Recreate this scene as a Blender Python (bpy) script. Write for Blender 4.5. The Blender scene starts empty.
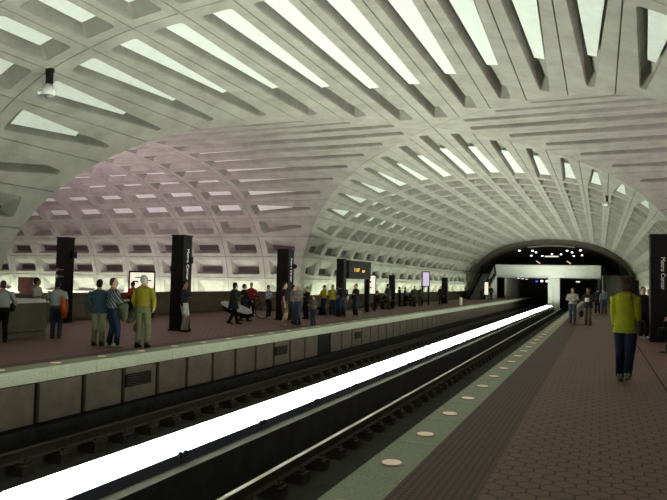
import bpy, bmesh, math, random
from mathutils import Vector, Matrix
random.seed(7)
S = 1.1                                   # metres per layout unit
SC = bpy.context.scene
COL = SC.collection
XC, YC = -5.146, 21.04                    # centre of the crossing (layout units)
PX = [0, 1.12, 2.24, 3.35, 4.43, 5.46, 6.43, 7.30, 8.06, 8.60, 8.90, 9.05, 9.10]
PZ = [6.70, 6.66, 6.55, 6.39, 6.13, 5.78, 5.26, 4.58, 3.70, 2.71, 1.62, 0.50, -0.62]
RIB = 10.9                                # crossing centre to the first arch rib
STEP = 2.2

# ------------------------------------------------------------------ helpers
def V(*a): return Vector(a)
def L(x, y, z=0.0): return Vector((x*S, y*S, z*S))

def link(name, me, mat=None, parent=None, loc=None):
    o = bpy.data.objects.new(name, me)
    COL.objects.link(o)
    if mat is not None:
        for m in (mat if isinstance(mat, (list, tuple)) else [mat]):
            me.materials.append(m)
    if parent is not None: o.parent = parent
    if loc is not None: o.location = loc
    return o

def bm_obj(name, bm, mat, parent=None, loc=None, smooth=False, recalc=True):
    if recalc: bmesh.ops.recalc_face_normals(bm, faces=bm.faces[:])
    me = bpy.data.meshes.new(name)
    bm.to_mesh(me); bm.free()
    if smooth:
        for p in me.polygons: p.use_smooth = True
    return link(name, me, mat, parent, loc)

def tag(o, label=None, cat=None, group=None, kind=None):
    if label: o['label'] = label
    if cat: o['category'] = cat
    if group: o['group'] = group
    if kind: o['kind'] = kind
    return o

def empty(name, loc, rz, label, cat, group=None):
    o = bpy.data.objects.new(name, None); COL.objects.link(o)
    o.empty_display_size = 0.2
    o.location = loc; o.rotation_euler = (0, 0, rz)
    return tag(o, label, cat, group)

def box(bm, x0, x1, y0, y1, z0, z1, mi=0):
    vs = [bm.verts.new(p) for p in ((x0,y0,z0),(x1,y0,z0),(x1,y1,z0),(x0,y1,z0),(x0,y0,z1),(x1,y0,z1),(x1,y1,z1),(x0,y1,z1))]
    for f in ((0,3,2,1),(4,5,6,7),(0,1,5,4),(1,2,6,5),(2,3,7,6),(3,0,4,7)):
        fc = bm.faces.new([vs[i] for i in f]); fc.material_index = mi

def bevel(bm, w, seg=2):
    es = [e for e in bm.edges if len(e.link_faces) == 2 and e.calc_face_angle(0) > 0.6]
    bmesh.ops.bevel(bm, geom=es, offset=w, segments=seg, affect='EDGES', profile=0.6)

def box_obj(name, dims, mat, parent=None, loc=None, bev=0.0):
    bm = bmesh.new(); box(bm, *dims)
    if bev: bmesh.ops.recalc_face_normals(bm, faces=bm.faces[:]); bevel(bm, bev)
    return bm_obj(name, bm, mat, parent, loc)

def tube(bm, pts, rads, n=10, cap=True, mi=0):
    """swept tube through pts with radii; a radius may be a pair for an ellipse"""
    pts = [Vector(p) for p in pts]
    rings = []
    up = None
    for i, p in enumerate(pts):
        a = pts[max(i-1, 0)]; b = pts[min(i+1, len(pts)-1)]
        t = (b-a).normalized() if (b-a).length > 1e-9 else Vector((0, 0, 1))
        if up is None:
            up = t.cross(Vector((0, 1, 0)))
            if up.length < .1: up = t.cross(Vector((1, 0, 0)))
            up.normalize()
        up = (up - t*up.dot(t)).normalized()
        w = t.cross(up)
        r = rads[i] if isinstance(rads, (list, tuple)) else rads
        r1, r2 = r if isinstance(r, (list, tuple)) else (r, r)
        rings.append([bm.verts.new(p + up*(math.cos(2*math.pi*k/n)*r1) + w*(math.sin(2*math.pi*k/n)*r2)) for k in range(n)])
    for a, b in zip(rings, rings[1:]):
        for k in range(n):
            f = bm.faces.new((a[k], a[(k+1) % n], b[(k+1) % n], b[k])); f.material_index = mi
    if cap:
        bm.faces.new(rings[0][::-1]).material_index = mi
        bm.faces.new(rings[-1]).material_index = mi

def loft(bm, rings, n=20, sq=1.0):
    """stack of level ellipses (cx, cy, z, rx, ry)"""
    rs = []
    for cx, cy, z, rx, ry in rings:
        r = []
        for k in range(n):
            a = 2*math.pi*k/n
            c, s = math.cos(a), math.sin(a)
            c = math.copysign(abs(c)**sq, c); s = math.copysign(abs(s)**sq, s)
            r.append(bm.verts.new((cx+c*rx, cy+s*ry, z)))
        rs.append(r)
    for a, b in zip(rs, rs[1:]):
        for k in range(n): bm.faces.new((a[k], a[(k+1) % n], b[(k+1) % n], b[k]))
    bm.faces.new(rs[0][::-1]); bm.faces.new(rs[-1])

def ball(bm, c, rx, ry=None, rz=None, u=14, v=9):
    ry = rx if ry is None else ry; rz = rx if rz is None else rz
    m = Matrix.Translation(c) @ Matrix.Diagonal((rx, ry, rz, 1))
    bmesh.ops.create_uvsphere(bm, u_segments=u, v_segments=v, radius=1, matrix=m)

def cyl(bm, c, r, h, n=20, axis='Z'):
    m = Matrix.Translation(c)
    if axis == 'X': m = m @ Matrix.Rotation(math.pi/2, 4, 'Y')
    if axis == 'Y': m = m @ Matrix.Rotation(math.pi/2, 4, 'X')
    bmesh.ops.create_cone(bm, cap_ends=True, segments=n, radius1=r, radius2=r, depth=h, matrix=m)

def prism(bm, prof, x0, x1, mi=0):
    """profile of (y, z) pairs extruded along x"""
    a = [bm.verts.new((x0, y, z)) for y, z in prof]; b = [bm.verts.new((x1, y, z)) for y, z in prof]
    n = len(prof)
    for k in range(n): bm.faces.new((a[k], a[(k+1) % n], b[(k+1) % n], b[k])).material_index = mi
    bm.faces.new(a[::-1]).material_index = mi; bm.faces.new(b).material_index = mi

def remesh(name, bm, voxel, mat, parent, smooth_it=3):
    """union of the overlapping closed shapes as one continuous surface"""
    bmesh.ops.recalc_face_normals(bm, faces=bm.faces[:])
    me = bpy.data.meshes.new('tmp'); bm.to_mesh(me); bm.free()
    o = bpy.data.objects.new('tmp', me); COL.objects.link(o)
    r = o.modifiers.new('r', 'REMESH'); r.mode = 'VOXEL'; r.voxel_size = voxel; r.use_smooth_shade = True
    s = o.modifiers.new('s', 'SMOOTH'); s.iterations = smooth_it; s.factor = .5
    dg = bpy.context.evaluated_depsgraph_get(); dg.update()
    new = bpy.data.meshes.new_from_object(o.evaluated_get(dg))
    bpy.data.objects.remove(o); bpy.data.meshes.remove(me)
    new.name = name
    new.materials.clear()
    for p in new.polygons: p.use_smooth = True
    return link(name, new, mat, parent)

def text_obj(name, s, size, mat, parent, M, depth=.004, align='CENTER'):
    cu = bpy.data.curves.new('t', 'FONT'); cu.body = s; cu.size = size; cu.extrude = depth
    cu.align_x = align; cu.align_y = 'CENTER'; cu.resolution_u = 3
    o = bpy.data.objects.new('t', cu); COL.objects.link(o)
    dg = bpy.context.evaluated_depsgraph_get(); dg.update()
    me = bpy.data.meshes.new_from_object(o.evaluated_get(dg))
    bpy.data.objects.remove(o); bpy.data.curves.remove(cu)
    me.transform(M); me.materials.clear(); me.name = name
    return link(name, me, mat, parent)

def copy_tree(o, parent=None):
    c = o.copy(); COL.objects.link(c)
    if parent is not None: c.parent = parent
    for ch in o.children: copy_tree(ch, c)
    return c

# ------------------------------------------------------------------ materials
def mat(name, col, rough=.7, metal=0.0, var=0.0, scale=3.0, bump=0.0, emis=None, es=0.0, spec=.5, col2=None, detail=6):
    m = bpy.data.materials.new(name); m.use_nodes = True
    nt = m.node_tree; b = nt.nodes['Principled BSDF']
    b.inputs['Base Color'].default_value = (*col, 1); b.inputs['Roughness'].default_value = rough
    b.inputs['Metallic'].default_value = metal; b.inputs['Specular IOR Level'].default_value = spec
    if var or bump:
        tc = nt.nodes.new('ShaderNodeTexCoord')
        no = nt.nodes.new('ShaderNodeTexNoise'); no.inputs['Scale'].default_value = scale; no.inputs['Detail'].default_value = detail
        no.inputs['Roughness'].default_value = .65
        nt.links.new(tc.outputs['Object'], no.inputs['Vector'])
        if var:
            rp = nt.nodes.new('ShaderNodeValToRGB')
            rp.color_ramp.elements[0].position = .3; rp.color_ramp.elements[1].position = .72
            c2 = col2 or tuple(min(1, c*(1+var)) for c in col)
            rp.color_ramp.elements[0].color = (*[c*(1-var) for c in col], 1)
            rp.color_ramp.elements[1].color = (*c2, 1)
            nt.links.new(no.outputs['Fac'], rp.inputs['Fac']); nt.links.new(rp.outputs['Color'], b.inputs['Base Color'])
        if bump:
            bp = nt.nodes.new('ShaderNodeBump'); bp.inputs['Strength'].default_value = bump; bp.inputs['Distance'].default_value = .02
            nt.links.new(no.outputs['Fac'], bp.inputs['Height']); nt.links.new(bp.outputs['Normal'], b.inputs['Normal'])
    if emis:
        b.inputs['Emission Color'].default_value = (*emis, 1); b.inputs['Emission Strength'].default_value = es
    return m

M = {}
M['concrete'] = mat('vault_concrete', (.255, .250, .212), .9, var=.22, scale=1.3, bump=.25, detail=8)
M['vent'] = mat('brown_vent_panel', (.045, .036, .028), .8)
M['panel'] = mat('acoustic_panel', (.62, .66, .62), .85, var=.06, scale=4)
M['precast'] = mat('parapet_concrete', (.15, .12, .085), .85, var=.15, scale=2.0, bump=.1)
M['benchconc'] = mat('bench_concrete', (.17, .155, .12), .8, var=.15, scale=3.0)
M['beam'] = mat('mezzanine_concrete', (.50, .51, .47), .8, var=.08, scale=2.0)
M['granite'] = mat('white_granite', (.30, .325, .235), .65, var=.35, scale=60, detail=3)
M['trackwall'] = mat('track_wall', (.155, .125, .095), .9, var=.2, scale=2.2)
M['trackbed'] = mat('track_bed', (.022, .020, .018), .95, var=.5, scale=3.0, bump=.4)
M['ledge'] = mat('trough_ledge', (.10, .097, .08), .85, var=.2, scale=2)
M['rail'] = mat('worn_steel', (.85, .80, .74), .38, metal=.85)
M['rust'] = mat('rusty_steel', (.035, .025, .02), .8, var=.3, scale=8)
M['bronze'] = mat('dark_bronze', (.009, .0068, .0065), .7, spec=.15)
M['black'] = mat('black_paint', (.009, .009, .010), .7, spec=.15)
M['dark'] = mat('dark_surface', (.10, .09, .07), .9, var=.3, scale=2)  # dark tone also stands for the unlit far vault
M['tan'] = mat('pale_tan', (.60, .55, .45), .8)
M['white'] = mat('white_paint', (.75, .75, .73), .5)
M['signwhite'] = mat('sign_lettering', (.8, .8, .8), .6)
M['grey'] = mat('grey_metal', (.25, .25, .25), .5, metal=.5)
M['brownwood'] = mat('brown_cabinet', (.13, .06, .04), .6, var=.2, scale=5)
M['rubber'] = mat('black_rubber', (.015, .015, .016), .7)
M['glass_dark'] = mat('dark_glass', (.02, .022, .024), .1)
M['housing'] = mat('fixture_housing', (.05, .05, .09), .5)
STRIP = 66.0
def emit(name, c, s):
    m = bpy.data.materials.new(name); m.use_nodes = True; nt = m.node_tree
    for n in list(nt.nodes): nt.nodes.remove(n)
    e = nt.nodes.new('ShaderNodeEmission'); o = nt.nodes.new('ShaderNodeOutputMaterial')
    e.inputs['Color'].default_value = (*c, 1); e.inputs['Strength'].default_value = s
    nt.links.new(e.outputs[0], o.inputs[0]); return m
M['tube'] = emit('fluorescent_lens', (.93, 1.0, .84), STRIP)
M['walltube'] = emit('wall_tube', (.88, 1.0, .76), 105.0)
M['crosstube'] = emit('cross_wall_tube', (.88, 1.0, .78), 135.0)
M['pinktube'] = emit('cross_tube', (1.0, .74, .88), 1500.0)
M['sign'] = emit('lit_poster', (1.0, .93, .72), 1.7)
M['sign2'] = emit('lit_poster_violet', (.86, .74, 1.0), 1.3)
M['amber'] = emit('amber_display', (1.0, .55, .08), 2.6)
M['spot'] = emit('downlight_lens', (1, .95, .9), 9.0)
M['warm'] = emit('warm_lamp', (1, .62, .3), 2.0)
M['blue'] = emit('blue_signal', (.12, .1, 1.0), 2.5)
M['edge'] = mat('edge_light_lens', (.75, .55, .42), .3, emis=(1, .72, .5), es=.42)

def tile_mat(name, c0, c1, grout, pitch, kind='hex'):
    m = bpy.data.materials.new(name); m.use_nodes = True; nt = m.node_tree; N = nt.nodes; K = nt.links
    b = N['Principled BSDF']; b.inputs['Roughness'].default_value = .62
    tc = N.new('ShaderNodeTexCoord')
    sc = N.new('ShaderNodeVectorMath'); sc.operation = 'SCALE'; sc.inputs['Scale'].default_value = 1/pitch
    K.new(tc.outputs['Object'], sc.inputs[0])
    def mth(op, a, b_=None, c_=None):
        n = N.new('ShaderNodeMath'); n.operation = op
        for i, v in enumerate((a, b_, c_)):
            if v is None: continue
            if isinstance(v, (int, float)): n.inputs[i].default_value = v
            else: K.new(v, n.inputs[i])
        return n.outputs[0]
    sp = N.new('ShaderNodeSeparateXYZ'); K.new(sc.outputs[0], sp.inputs[0])
    x, y = sp.outputs[0], sp.outputs[1]
    if kind == 'hex':
        R3 = math.sqrt(3)
        ax = mth('SUBTRACT', mth('WRAP', x, 1.0, 0.0), .5); ay = mth('SUBTRACT', mth('WRAP', y, R3, 0.0), R3/2)
        bx = mth('SUBTRACT', mth('WRAP', mth('SUBTRACT', x, .5), 1.0, 0.0), .5)
        by = mth('SUBTRACT', mth('WRAP', mth('SUBTRACT', y, R3/2), R3, 0.0), R3/2)
        da = mth('ADD', mth('MULTIPLY', ax, ax), mth('MULTIPLY', ay, ay))
        db = mth('ADD', mth('MULTIPLY', bx, bx), mth('MULTIPLY', by, by))
        def hexd(px, py):
            px = mth('ABSOLUTE', px); py = mth('ABSOLUTE', py)
            return mth('MAXIMUM', px, mth('ADD', mth('MULTIPLY', px, .5), mth('MULTIPLY', py, R3/2)))
        pick = mth('LESS_THAN', da, db)
        d = mth('ADD', mth('MULTIPLY', hexd(ax, ay), pick), mth('MULTIPLY', hexd(bx, by), mth('SUBTRACT', 1.0, pick)))
        ln = mth('GREATER_THAN', d, .455)
    else:
        ax = mth('SUBTRACT', mth('WRAP', x, 1.0, 0.0), .5); ay = mth('SUBTRACT', mth('WRAP', y, 1.0, 0.0), .5)
        d = mth('SQRT', mth('ADD', mth('MULTIPLY', ax, ax), mth('MULTIPLY', ay, ay)))
        ln = mth('GREATER_THAN', d, .36)
    no = N.new('ShaderNodeTexNoise'); no.inputs['Scale'].default_value = 1.6; no.inputs['Detail'].default_value = 8
    K.new(tc.outputs['Object'], no.inputs['Vector'])
    mx = N.new('ShaderNodeMix'); mx.data_type = 'RGBA'; mx.inputs[6].default_value = (*c0, 1); mx.inputs[7].default_value = (*c1, 1)
    K.new(no.outputs['Fac'], mx.inputs[0])
    m2 = N.new('ShaderNodeMix'); m2.data_type = 'RGBA'; m2.inputs[7].default_value = (*grout, 1)
    K.new(ln, m2.inputs[0]); K.new(mx.outputs[2], m2.inputs[6]); K.new(m2.outputs[2], b.inputs['Base Color'])
    bp = N.new('ShaderNodeBump'); bp.inputs['Strength'].default_value = .5; bp.inputs['Distance'].default_value = .006; bp.invert = True
    K.new(ln, bp.inputs['Height']); K.new(bp.outputs[0], b.inputs['Normal'])
    return m
M['tiles'] = tile_mat('hexagonal_quarry_tile', (.145, .072, .055), (.19, .105, .078), (.018, .011, .010), .183)
M['tactile'] = tile_mat('bumpy_tactile_tile', (.105, .042, .034), (.14, .06, .046), (.025, .013, .012), .062, 'dot')

# ------------------------------------------------------------------ vault surface
def prof(k):
    """(half width, height) at joint number k, smooth through the joints"""
    sgn = 1 if k >= 0 else -1
    k = abs(k); i = min(int(k), 11); t = k-i
    def g(a, j, odd):
        if j < 0: return -a[-j] if odd else a[-j]
        if j > 12: return 2*a[12]-a[24-j]
        return a[j]
    def cr(a, odd):
        p0, p1, p2, p3 = (g(a, i+q, odd) for q in (-1, 0, 1, 2))
        return .5*((2*p1)+(-p0+p2)*t+(2*p0-5*p1+4*p2-p3)*t*t+(-p0+3*p1-3*p2+p3)*t**3)
    return sgn*cr(PX, True), cr(PZ, False)

def vpoint(axis, side, k, u, dep):
    x, z = prof(k)
    x1, z1 = prof(k+.02); x0, z0 = prof(k-.02)
    tx, tz = x1-x0, z1-z0; l = math.hypot(tx, tz)
    nx, nz = -tz/l, tx/l                   # outward normal (away from the room)
    x += nx*dep; z += nz*dep
    if axis == 'Y': return L(XC+side*x, u, z)
    return L(u, YC+side*x, z)

def coffer(bm, axis, side, k, u0, u1, long_end=None, panel=True):
    """one vault bay between joints k and k+1 from u0(s) to u1(s): frame, splayed recess and acoustic panel"""
    arc = 1.09
    f0 = u0 if callable(u0) else (lambda s: u0)
    f1 = u1 if callable(u1) else (lambda s: u1)
    def P(s, t, dep):
        a, b = f0(s), f1(s)
        return vpoint(axis, side, k+s, a+(b-a)*t, dep)
    def Pu(s, u, dep): return vpoint(axis, side, k+s, u, dep)
    # which side is the groin
    c0, c1 = f0(.5), f1(.5)
    sg = 1 if c1 > c0 else -1
    ln = abs(c1-c0)
    if long_end:
        e0, e1 = .34, min(.60, ln*.42)
        m0, m1 = .19, min(.43, .30+.028*k)
        if ln < 1.6: e0, e1, m0, m1 = .22, .3, .18, .22
    else:
        e0 = e1 = (.19 if axis == 'Y' and c0 > YC else .27); m0 = m1 = .17
    uA = c0+sg*e0; uB = c1-sg*e1
    r = .085
    low = k >= 8                             # the lowest rows have a long upper slope and a deep sill
    def corners(uA, uB, m0, m1, r, n=4, hi=0.0):
        # order: (s low, A) -> (s high, A) -> (s high, B) -> (s low, B)
        pts = []
        spec = [(m0+hi, uA, 1, sg), (1-m0, uA, -1, sg), (1-m1, uB, -1, -sg), (m1+hi, uB, 1, -sg)]
        for ci, (s, u, ds, du) in enumerate(spec):
            cs, cu = s+ds*r/arc, u+du*r
            arcp = []
            for q in range(n+1):
                a = math.pi/2*q/n
                arcp.append((cs-ds*r/arc*math.sin(a), cu-du*r*math.cos(a)) if ci in (1, 3) else (cs-ds*r/arc*math.cos(a), cu-du*r*math.sin(a)))
            if ci in (0, 2): pass
            pts.append(arcp)
        return pts
    def loop(uA, uB, m0, m1, r, dep, hi=0.0):
        o = []
        C = corners(uA, uB, m0, m1, r, 4, hi)
        # corner 0: from side (s=m0) turning to u=uA ; then mid of A edge ; corner 1 ...
        o += C[0]; o.append((.5, uA)); o += C[1]
        o += C[2]; o.append((.5, uB)); o += C[3]
        return [Pu(s, u, dep) for s, u in o]
    # outline loop matched point for point
    def outline(dep, g):
        o = []
        gs = g/arc; gt = g/max(ln, .1)
        lo, hi, ta, tb = gs, 1-gs, gt, 1-gt
        fr = .10
        o += [(lo, ta+.12), (lo, ta+.05), (lo, ta), (lo+.12, ta), (lo+.25, ta)]
        o.append((.5, ta))
        o += [(hi-.25, ta), (hi-.12, ta), (hi, ta), (hi, ta+.05), (hi, ta+.12)]
        o += [(hi, tb-.12), (hi, tb-.05), (hi, tb), (hi-.12, tb), (hi-.25, tb)]
        o.append((.5, tb))
        o += [(lo+.25, tb), (lo+.12, tb), (lo, tb), (lo, tb-.05), (lo, tb-.12)]
        return [P(s, t, dep) for s, t in o]
    D = (.31 if long_end else .48 if axis == 'Y' and c0 > YC else .37) if not low else .34
    if low: m0 = .16; m1 = .16 if not long_end else .24
    wb = .10
    loops = [outline(.05, 0.0), outline(0.0, .014),
             loop(uA, uB, m0, m1, r, 0.0),
             loop(uA+sg*.02, uB-sg*.02, m0+.02, m1+.015, r, .04),
             loop(uA+sg*.20, uB-sg*(.16 if long_end else .20), m0+(.07 if long_end else wb)*(1 if not low else .3), m1+((.035 if long_end else wb) if not low else .03), r*.5, D, .36 if low else 0.0)]
    rows = [[bm.verts.new(p) for p in lp] for lp in loops]
    n = len(rows[0])
    for a, b in zip(rows, rows[1:]):
        for q in range(n):
            try: bm.faces.new((a[q], a[(q+1) % n], b[(q+1) % n], b[q]))
            except ValueError: pass
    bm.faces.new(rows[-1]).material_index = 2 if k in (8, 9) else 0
    # acoustic panel, a slab standing off the back of the recess
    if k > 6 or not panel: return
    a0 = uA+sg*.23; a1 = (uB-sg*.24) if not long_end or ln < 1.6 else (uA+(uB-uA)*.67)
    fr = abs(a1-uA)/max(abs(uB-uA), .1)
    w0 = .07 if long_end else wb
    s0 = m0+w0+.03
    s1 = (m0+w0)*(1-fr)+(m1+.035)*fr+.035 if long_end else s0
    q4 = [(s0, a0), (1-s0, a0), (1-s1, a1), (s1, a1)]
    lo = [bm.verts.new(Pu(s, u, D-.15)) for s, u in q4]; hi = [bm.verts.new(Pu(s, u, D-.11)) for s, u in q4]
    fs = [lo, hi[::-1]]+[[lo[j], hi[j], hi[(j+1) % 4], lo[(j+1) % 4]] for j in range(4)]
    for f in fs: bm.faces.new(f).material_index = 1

def vault(axis, sides, cells, name='ceiling'):
    bm = bmesh.new()
    for side in sides:
        for k in range(0, 11):
            for (a, b, lg) in cells(k): coffer(bm, axis, side, k, a, b, lg, lg or not (axis == 'Y' and a > YC and (k < 4 or a > YC+RIB+6*STEP)))
        for (a, b, lg) in cells(11):
            f = (a if callable(a) else (lambda s, a=a: a)); g = (b if callable(b) else (lambda s, b=b: b))
            vs = [bm.verts.new(vpoint(axis, side, 11+s, h(s), 0)) for s, h in ((0, f), (0, g), (1, g), (1, f))]
            bm.faces.new(vs)
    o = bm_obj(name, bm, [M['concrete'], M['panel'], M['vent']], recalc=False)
    tag(o, kind='structure'); return o
# near barrel (over the camera), far barrel (along the tracks), left and right cross barrels
NEAR, FAR, LEFT, RIGHT = 6, 20, 9, 4
def near_cells(k):
    out = [(YC-RIB, (lambda s, k=k: YC-prof(k+s)[0]), 1)]
    out += [(YC-RIB-i*STEP, YC-RIB-(i+1)*STEP, None) for i in range(NEAR)]
    return out
def far_cells(k):
    out = [(YC+RIB, (lambda s, k=k: YC+prof(k+s)[0]), 1)]
    out += [(YC+RIB+i*STEP, YC+RIB+(i+1)*STEP, None) for i in range(FAR)]
    return out
def left_cells(k):
    out = [(XC-RIB, (lambda s, k=k: XC-prof(k+s)[0]), 1)]
    out += [(XC-RIB-i*STEP, XC-RIB-(i+1)*STEP, None) for i in range(LEFT)]
    return out
def right_cells(k):
    out = [(XC+RIB, (lambda s, k=k: XC+prof(k+s)[0]), 1)]
    out += [(XC+RIB+i*STEP, XC+RIB+(i+1)*STEP, None) for i in range(RIGHT)]
    return out
vault('Y', (-1, 1), near_cells); vault('Y', (-1, 1), far_cells)
vault('X', (-1, 1), left_cells); vault('X', (-1, 1), right_cells)
YEND = YC+RIB+FAR*STEP                     # end of the coffered vault
YBACK = YC-RIB-NEAR*STEP
XLE = XC-RIB-LEFT*STEP; XRE = XC+RIB+RIGHT*STEP
def end_wall(name, axis, u, zb=-1.5, m='dark'):
    bm = bmesh.new()
    ks = [j*.5 for j in range(-24, 25)]
    pts = []
    for k in ks:
        x, z = prof(k) if k >= 0 else prof(k)
        pts.append((x*1.03, z+.3))
    pts = [(pts[0][0], zb)]+pts+[(pts[-1][0], zb)]
    vs = [bm.verts.new(L(XC+x, u, z) if axis == 'Y' else L(u, YC+x, z)) for x, z in pts]
    bm.faces.new(vs)
    o = bm_obj(name, bm, M[m]); tag(o, kind='structure')
end_wall('wall_back', 'Y', YBACK); end_wall('wall_left', 'X', XLE, m='concrete'); end_wall('wall_right', 'X', XRE, m='concrete')

# ------------------------------------------------------------------ floors, edges, track bed
ER, EL = -1.80, -8.43
YF = 93.0
def floor_box(name, x0, x1, y0, y1, z0, z1, m, kind='structure'):
    o = box_obj(name, (x0*S, x1*S, y0*S, y1*S, z0*S, z1*S), M[m]); tag(o, kind=kind); return o
G = .41
floor_box('floor', ER+G+.59, 6.7, YBACK, YF, -.3, 0, 'tiles')
floor_box('floor', -16.7, EL-G-.45, YBACK, YF, -.3, 0, 'tiles')
floor_box('trim_1', ER+G, ER+G+.59, YBACK, YF, -.3, .003, 'tactile')
floor_box('trim_2', EL-G-.45, EL-G, YBACK, YF, -.3, .003, 'tactile')
def granite(name, x0, x1):
    bm = bmesh.new(); y = YBACK
    while y < YF:
        box(bm, x0*S, x1*S, (y+.004)*S, (y+1.13)*S, -.22*S, .004*S); y += 1.134
    o = bm_obj(name, bm, M['granite']); tag(o, kind='structure')
granite('trim_3', ER, ER+G); granite('trim_4', EL-G-.07, EL)
floor_box('floor', EL-.9, ER+.9, YBACK, YF+6, -1.55, -1.35, 'trackbed')
# walls under the platform edges, in precast panels
def track_wall(name, x, sgn):
    bm = bmesh.new()
    box(bm, (x-.12*sgn)*S if sgn > 0 else x*S, x*S if sgn > 0 else (x+.12)*S, YBACK*S, YF*S, -1.35*S, -.22*S)
    y = 7.46-1.1*16; j = 0
    while y < YF-1:
        if not (20.4 < y+.55 < 22.0 and sgn > 0):
            x0, x1 = sorted((x*S, (x+.06*sgn)*S))
            box(bm, x0, x1, (y+.06)*S, (y+1.04)*S, -1.02*S, -.34*S, 1)
        y += 1.1; j += 1
    o = bm_obj(name, bm, [M['black'], M['trackwall']]); tag(o, kind='structure')
track_wall('wall_track_left', -9.0, 1); track_wall('wall_track_right', -1.25, -1)
floor_box('floor', -9.3, -8.88, YBACK, YF, -1.36, -1.10, 'trackbed')
for y, w in ((11.2, .8), (17.8, .8), (24.6, .7)):
    o = empty('vent_grille', L(-8.93, y, -.6), 0, {11.2: 'dark vent grille in the track wall, nearest the camera', 17.8: 'dark vent grille in the track wall below the bicycle', 24.6: 'dark vent grille in the track wall, farthest of three'}[y], 'vent', 'vent grilles in the track wall')
    box_obj('frame', (0, .03, -w/2*S, w/2*S, -.13*S, .13*S), M['bronze'], o)
    bm = bmesh.new()
    for q in range(5): box(bm, .03, .045, -w/2*S+.03, w/2*S-.03, (-.11+q*.05)*S, (-.09+q*.05)*S)
    bm_obj('slats', bm, M['rust'], o)

# rails with their fasteners
RL = YF-YBACK
def rail(x, label, m='rail'):
    r = empty('rail', L(x, YBACK, -1.35), 0, label, 'rail', 'running rails of the two tracks')
    bm = bmesh.new()
    pr = [(-.07, .20), (.07, .20), (.07, .215), (.012, .235), (.012, .33), (.036, .34), (.036, .375), (.028, .385), (-.028, .385), (-.036, .375), (-.036, .34), (-.012, .33), (-.012, .235), (-.07, .215)]
    for z0, z1 in ((0, RL*S),):
        a = [bm.verts.new((px, z0, pz)) for px, pz in pr]; b = [bm.verts.new((px, z1, pz)) for px, pz in pr]
        n = len(pr)
        for k in range(n):
            f = bm.faces.new((a[k], a[(k+1) % n], b[(k+1) % n], b[k])); f.material_index = 0 if pr[k][1] > .37 and pr[(k+1) % n][1] > .37 else 1
        bm.faces.new(a[::-1]).material_index = 1; bm.faces.new(b).material_index = 1
    bm_obj('rail_section', bm, [M[m], M['rust']], r)
    bm = bmesh.new(); y = .3
    while y < RL*S-.3:
        box(bm, -.19, .19, y-.12, y+.12, .0, .16); box(bm, -.14, .14, y-.09, y+.09, .16, .205)
        for sx in (-.1, .1): cyl(bm, (sx, y, .225), .018, .05, 8)
        y += .78
    tag(bm_obj('rail_fastener', bm, M['rust'], r), kind='stuff')
rail(-4.01, 'bright polished running rail nearest the light trough on the near track')
rail(-2.62, 'running rail directly below the near platform edge', 'rust')
rail(-6.30, 'running rail just left of the glowing light trough', 'rust')
rail(-7.72, 'far running rail beside the left platform track wall', 'rust')
def third(x, label):
    r = empty('third_rail', L(x, YBACK, -1.35), 0, label, 'third rail', 'covered power rails')
    box_obj('contact_rail', (-.04, .04, 0, RL*S, .14, .30), M['rust'], r)
    box_obj('cover_board', (-.13, .13, 0, RL*S, .36, .40), M['rust'], r)
    bm = bmesh.new(); y = .5
    while y < RL*S:
        box(bm, -.10, -.05, y-.04, y+.04, 0, .36); box(bm, -.05, .05, y-.05, y+.05, 0, .14); y += 2.4
    tag(bm_obj('bracket', bm, M['black'], r), kind='stuff')
third(-6.75+1.0-.1, 'covered power rail left of the light trough')

floor_box('trim_6', .895, .92, YBACK, YF, -.1, .002, 'black')
# ------------------------------------------------------------------ central light trough
TY0, TY1 = YBACK+.5, 75.9
bm = bmesh.new()
prism_pts = [(-.44, -.80), (-.44, -1.35), (.52, -1.35), (.52, -.80)]
a = [bm.verts.new(L(XC+x, TY0, z)) for x, z in prism_pts]; b = [bm.verts.new(L(XC+x, TY1, z)) for x, z in prism_pts]
for k in range(len(prism_pts)):
    f = bm.faces.new((a[k], a[(k+1) % len(a)], b[(k+1) % len(a)], b[k])); f.material_index = 0 if k == 3 else 1
bm.faces.new(a[::-1]); bm.faces.new(b)
tag(bm_obj('light_trough', bm, [M['ledge'], M['trackbed']]), 'long concrete trough holding the white lights between the tracks', 'light trough')
def fixture_proto():
    ft = 1.03*2*S
    r = empty('fluorescent_light', (0, 0, 0), 0, 'white fluorescent light set end to end in the trough between the tracks', 'light', 'fluorescent lights between the tracks')
    bm = bmesh.new(); box(bm, -.36*S, .34*S, .01, ft-.01, -.145, 0)
    bm_obj('housing', bm, M['housing'], r)
    bm = bmesh.new()
    n = 8
    prf = [(-.34*S+.68*S*q/n, .015+.045*math.sin(math.pi*q/n)) for q in range(n+1)]
    a = [bm.verts.new((x, .03, z)) for x, z in prf]; b = [bm.verts.new((x, ft-.03, z)) for x, z in prf]
    for q in range(n): bm.faces.new((a[q], a[q+1], b[q+1], b[q]))
    bm.faces.new(a[::-1]); bm.faces.new(b); bm.faces.new((a[0], b[0], b[-1], a[-1]))
    bm_obj('lens', bm, M['tube'], r)
    for y in (.06, ft-.06): box_obj('clamp', (.345*S, .38*S, y-.025, y+.025, -.05, .035), M['black'], r)
    return r
fx = fixture_proto(); y = 4.84-2.06*6; first = True
while y < 73.5:
    o = fx if first else copy_tree(fx); first = False
    o.location = L(XC, y, -.66); y += 2.06

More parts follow.
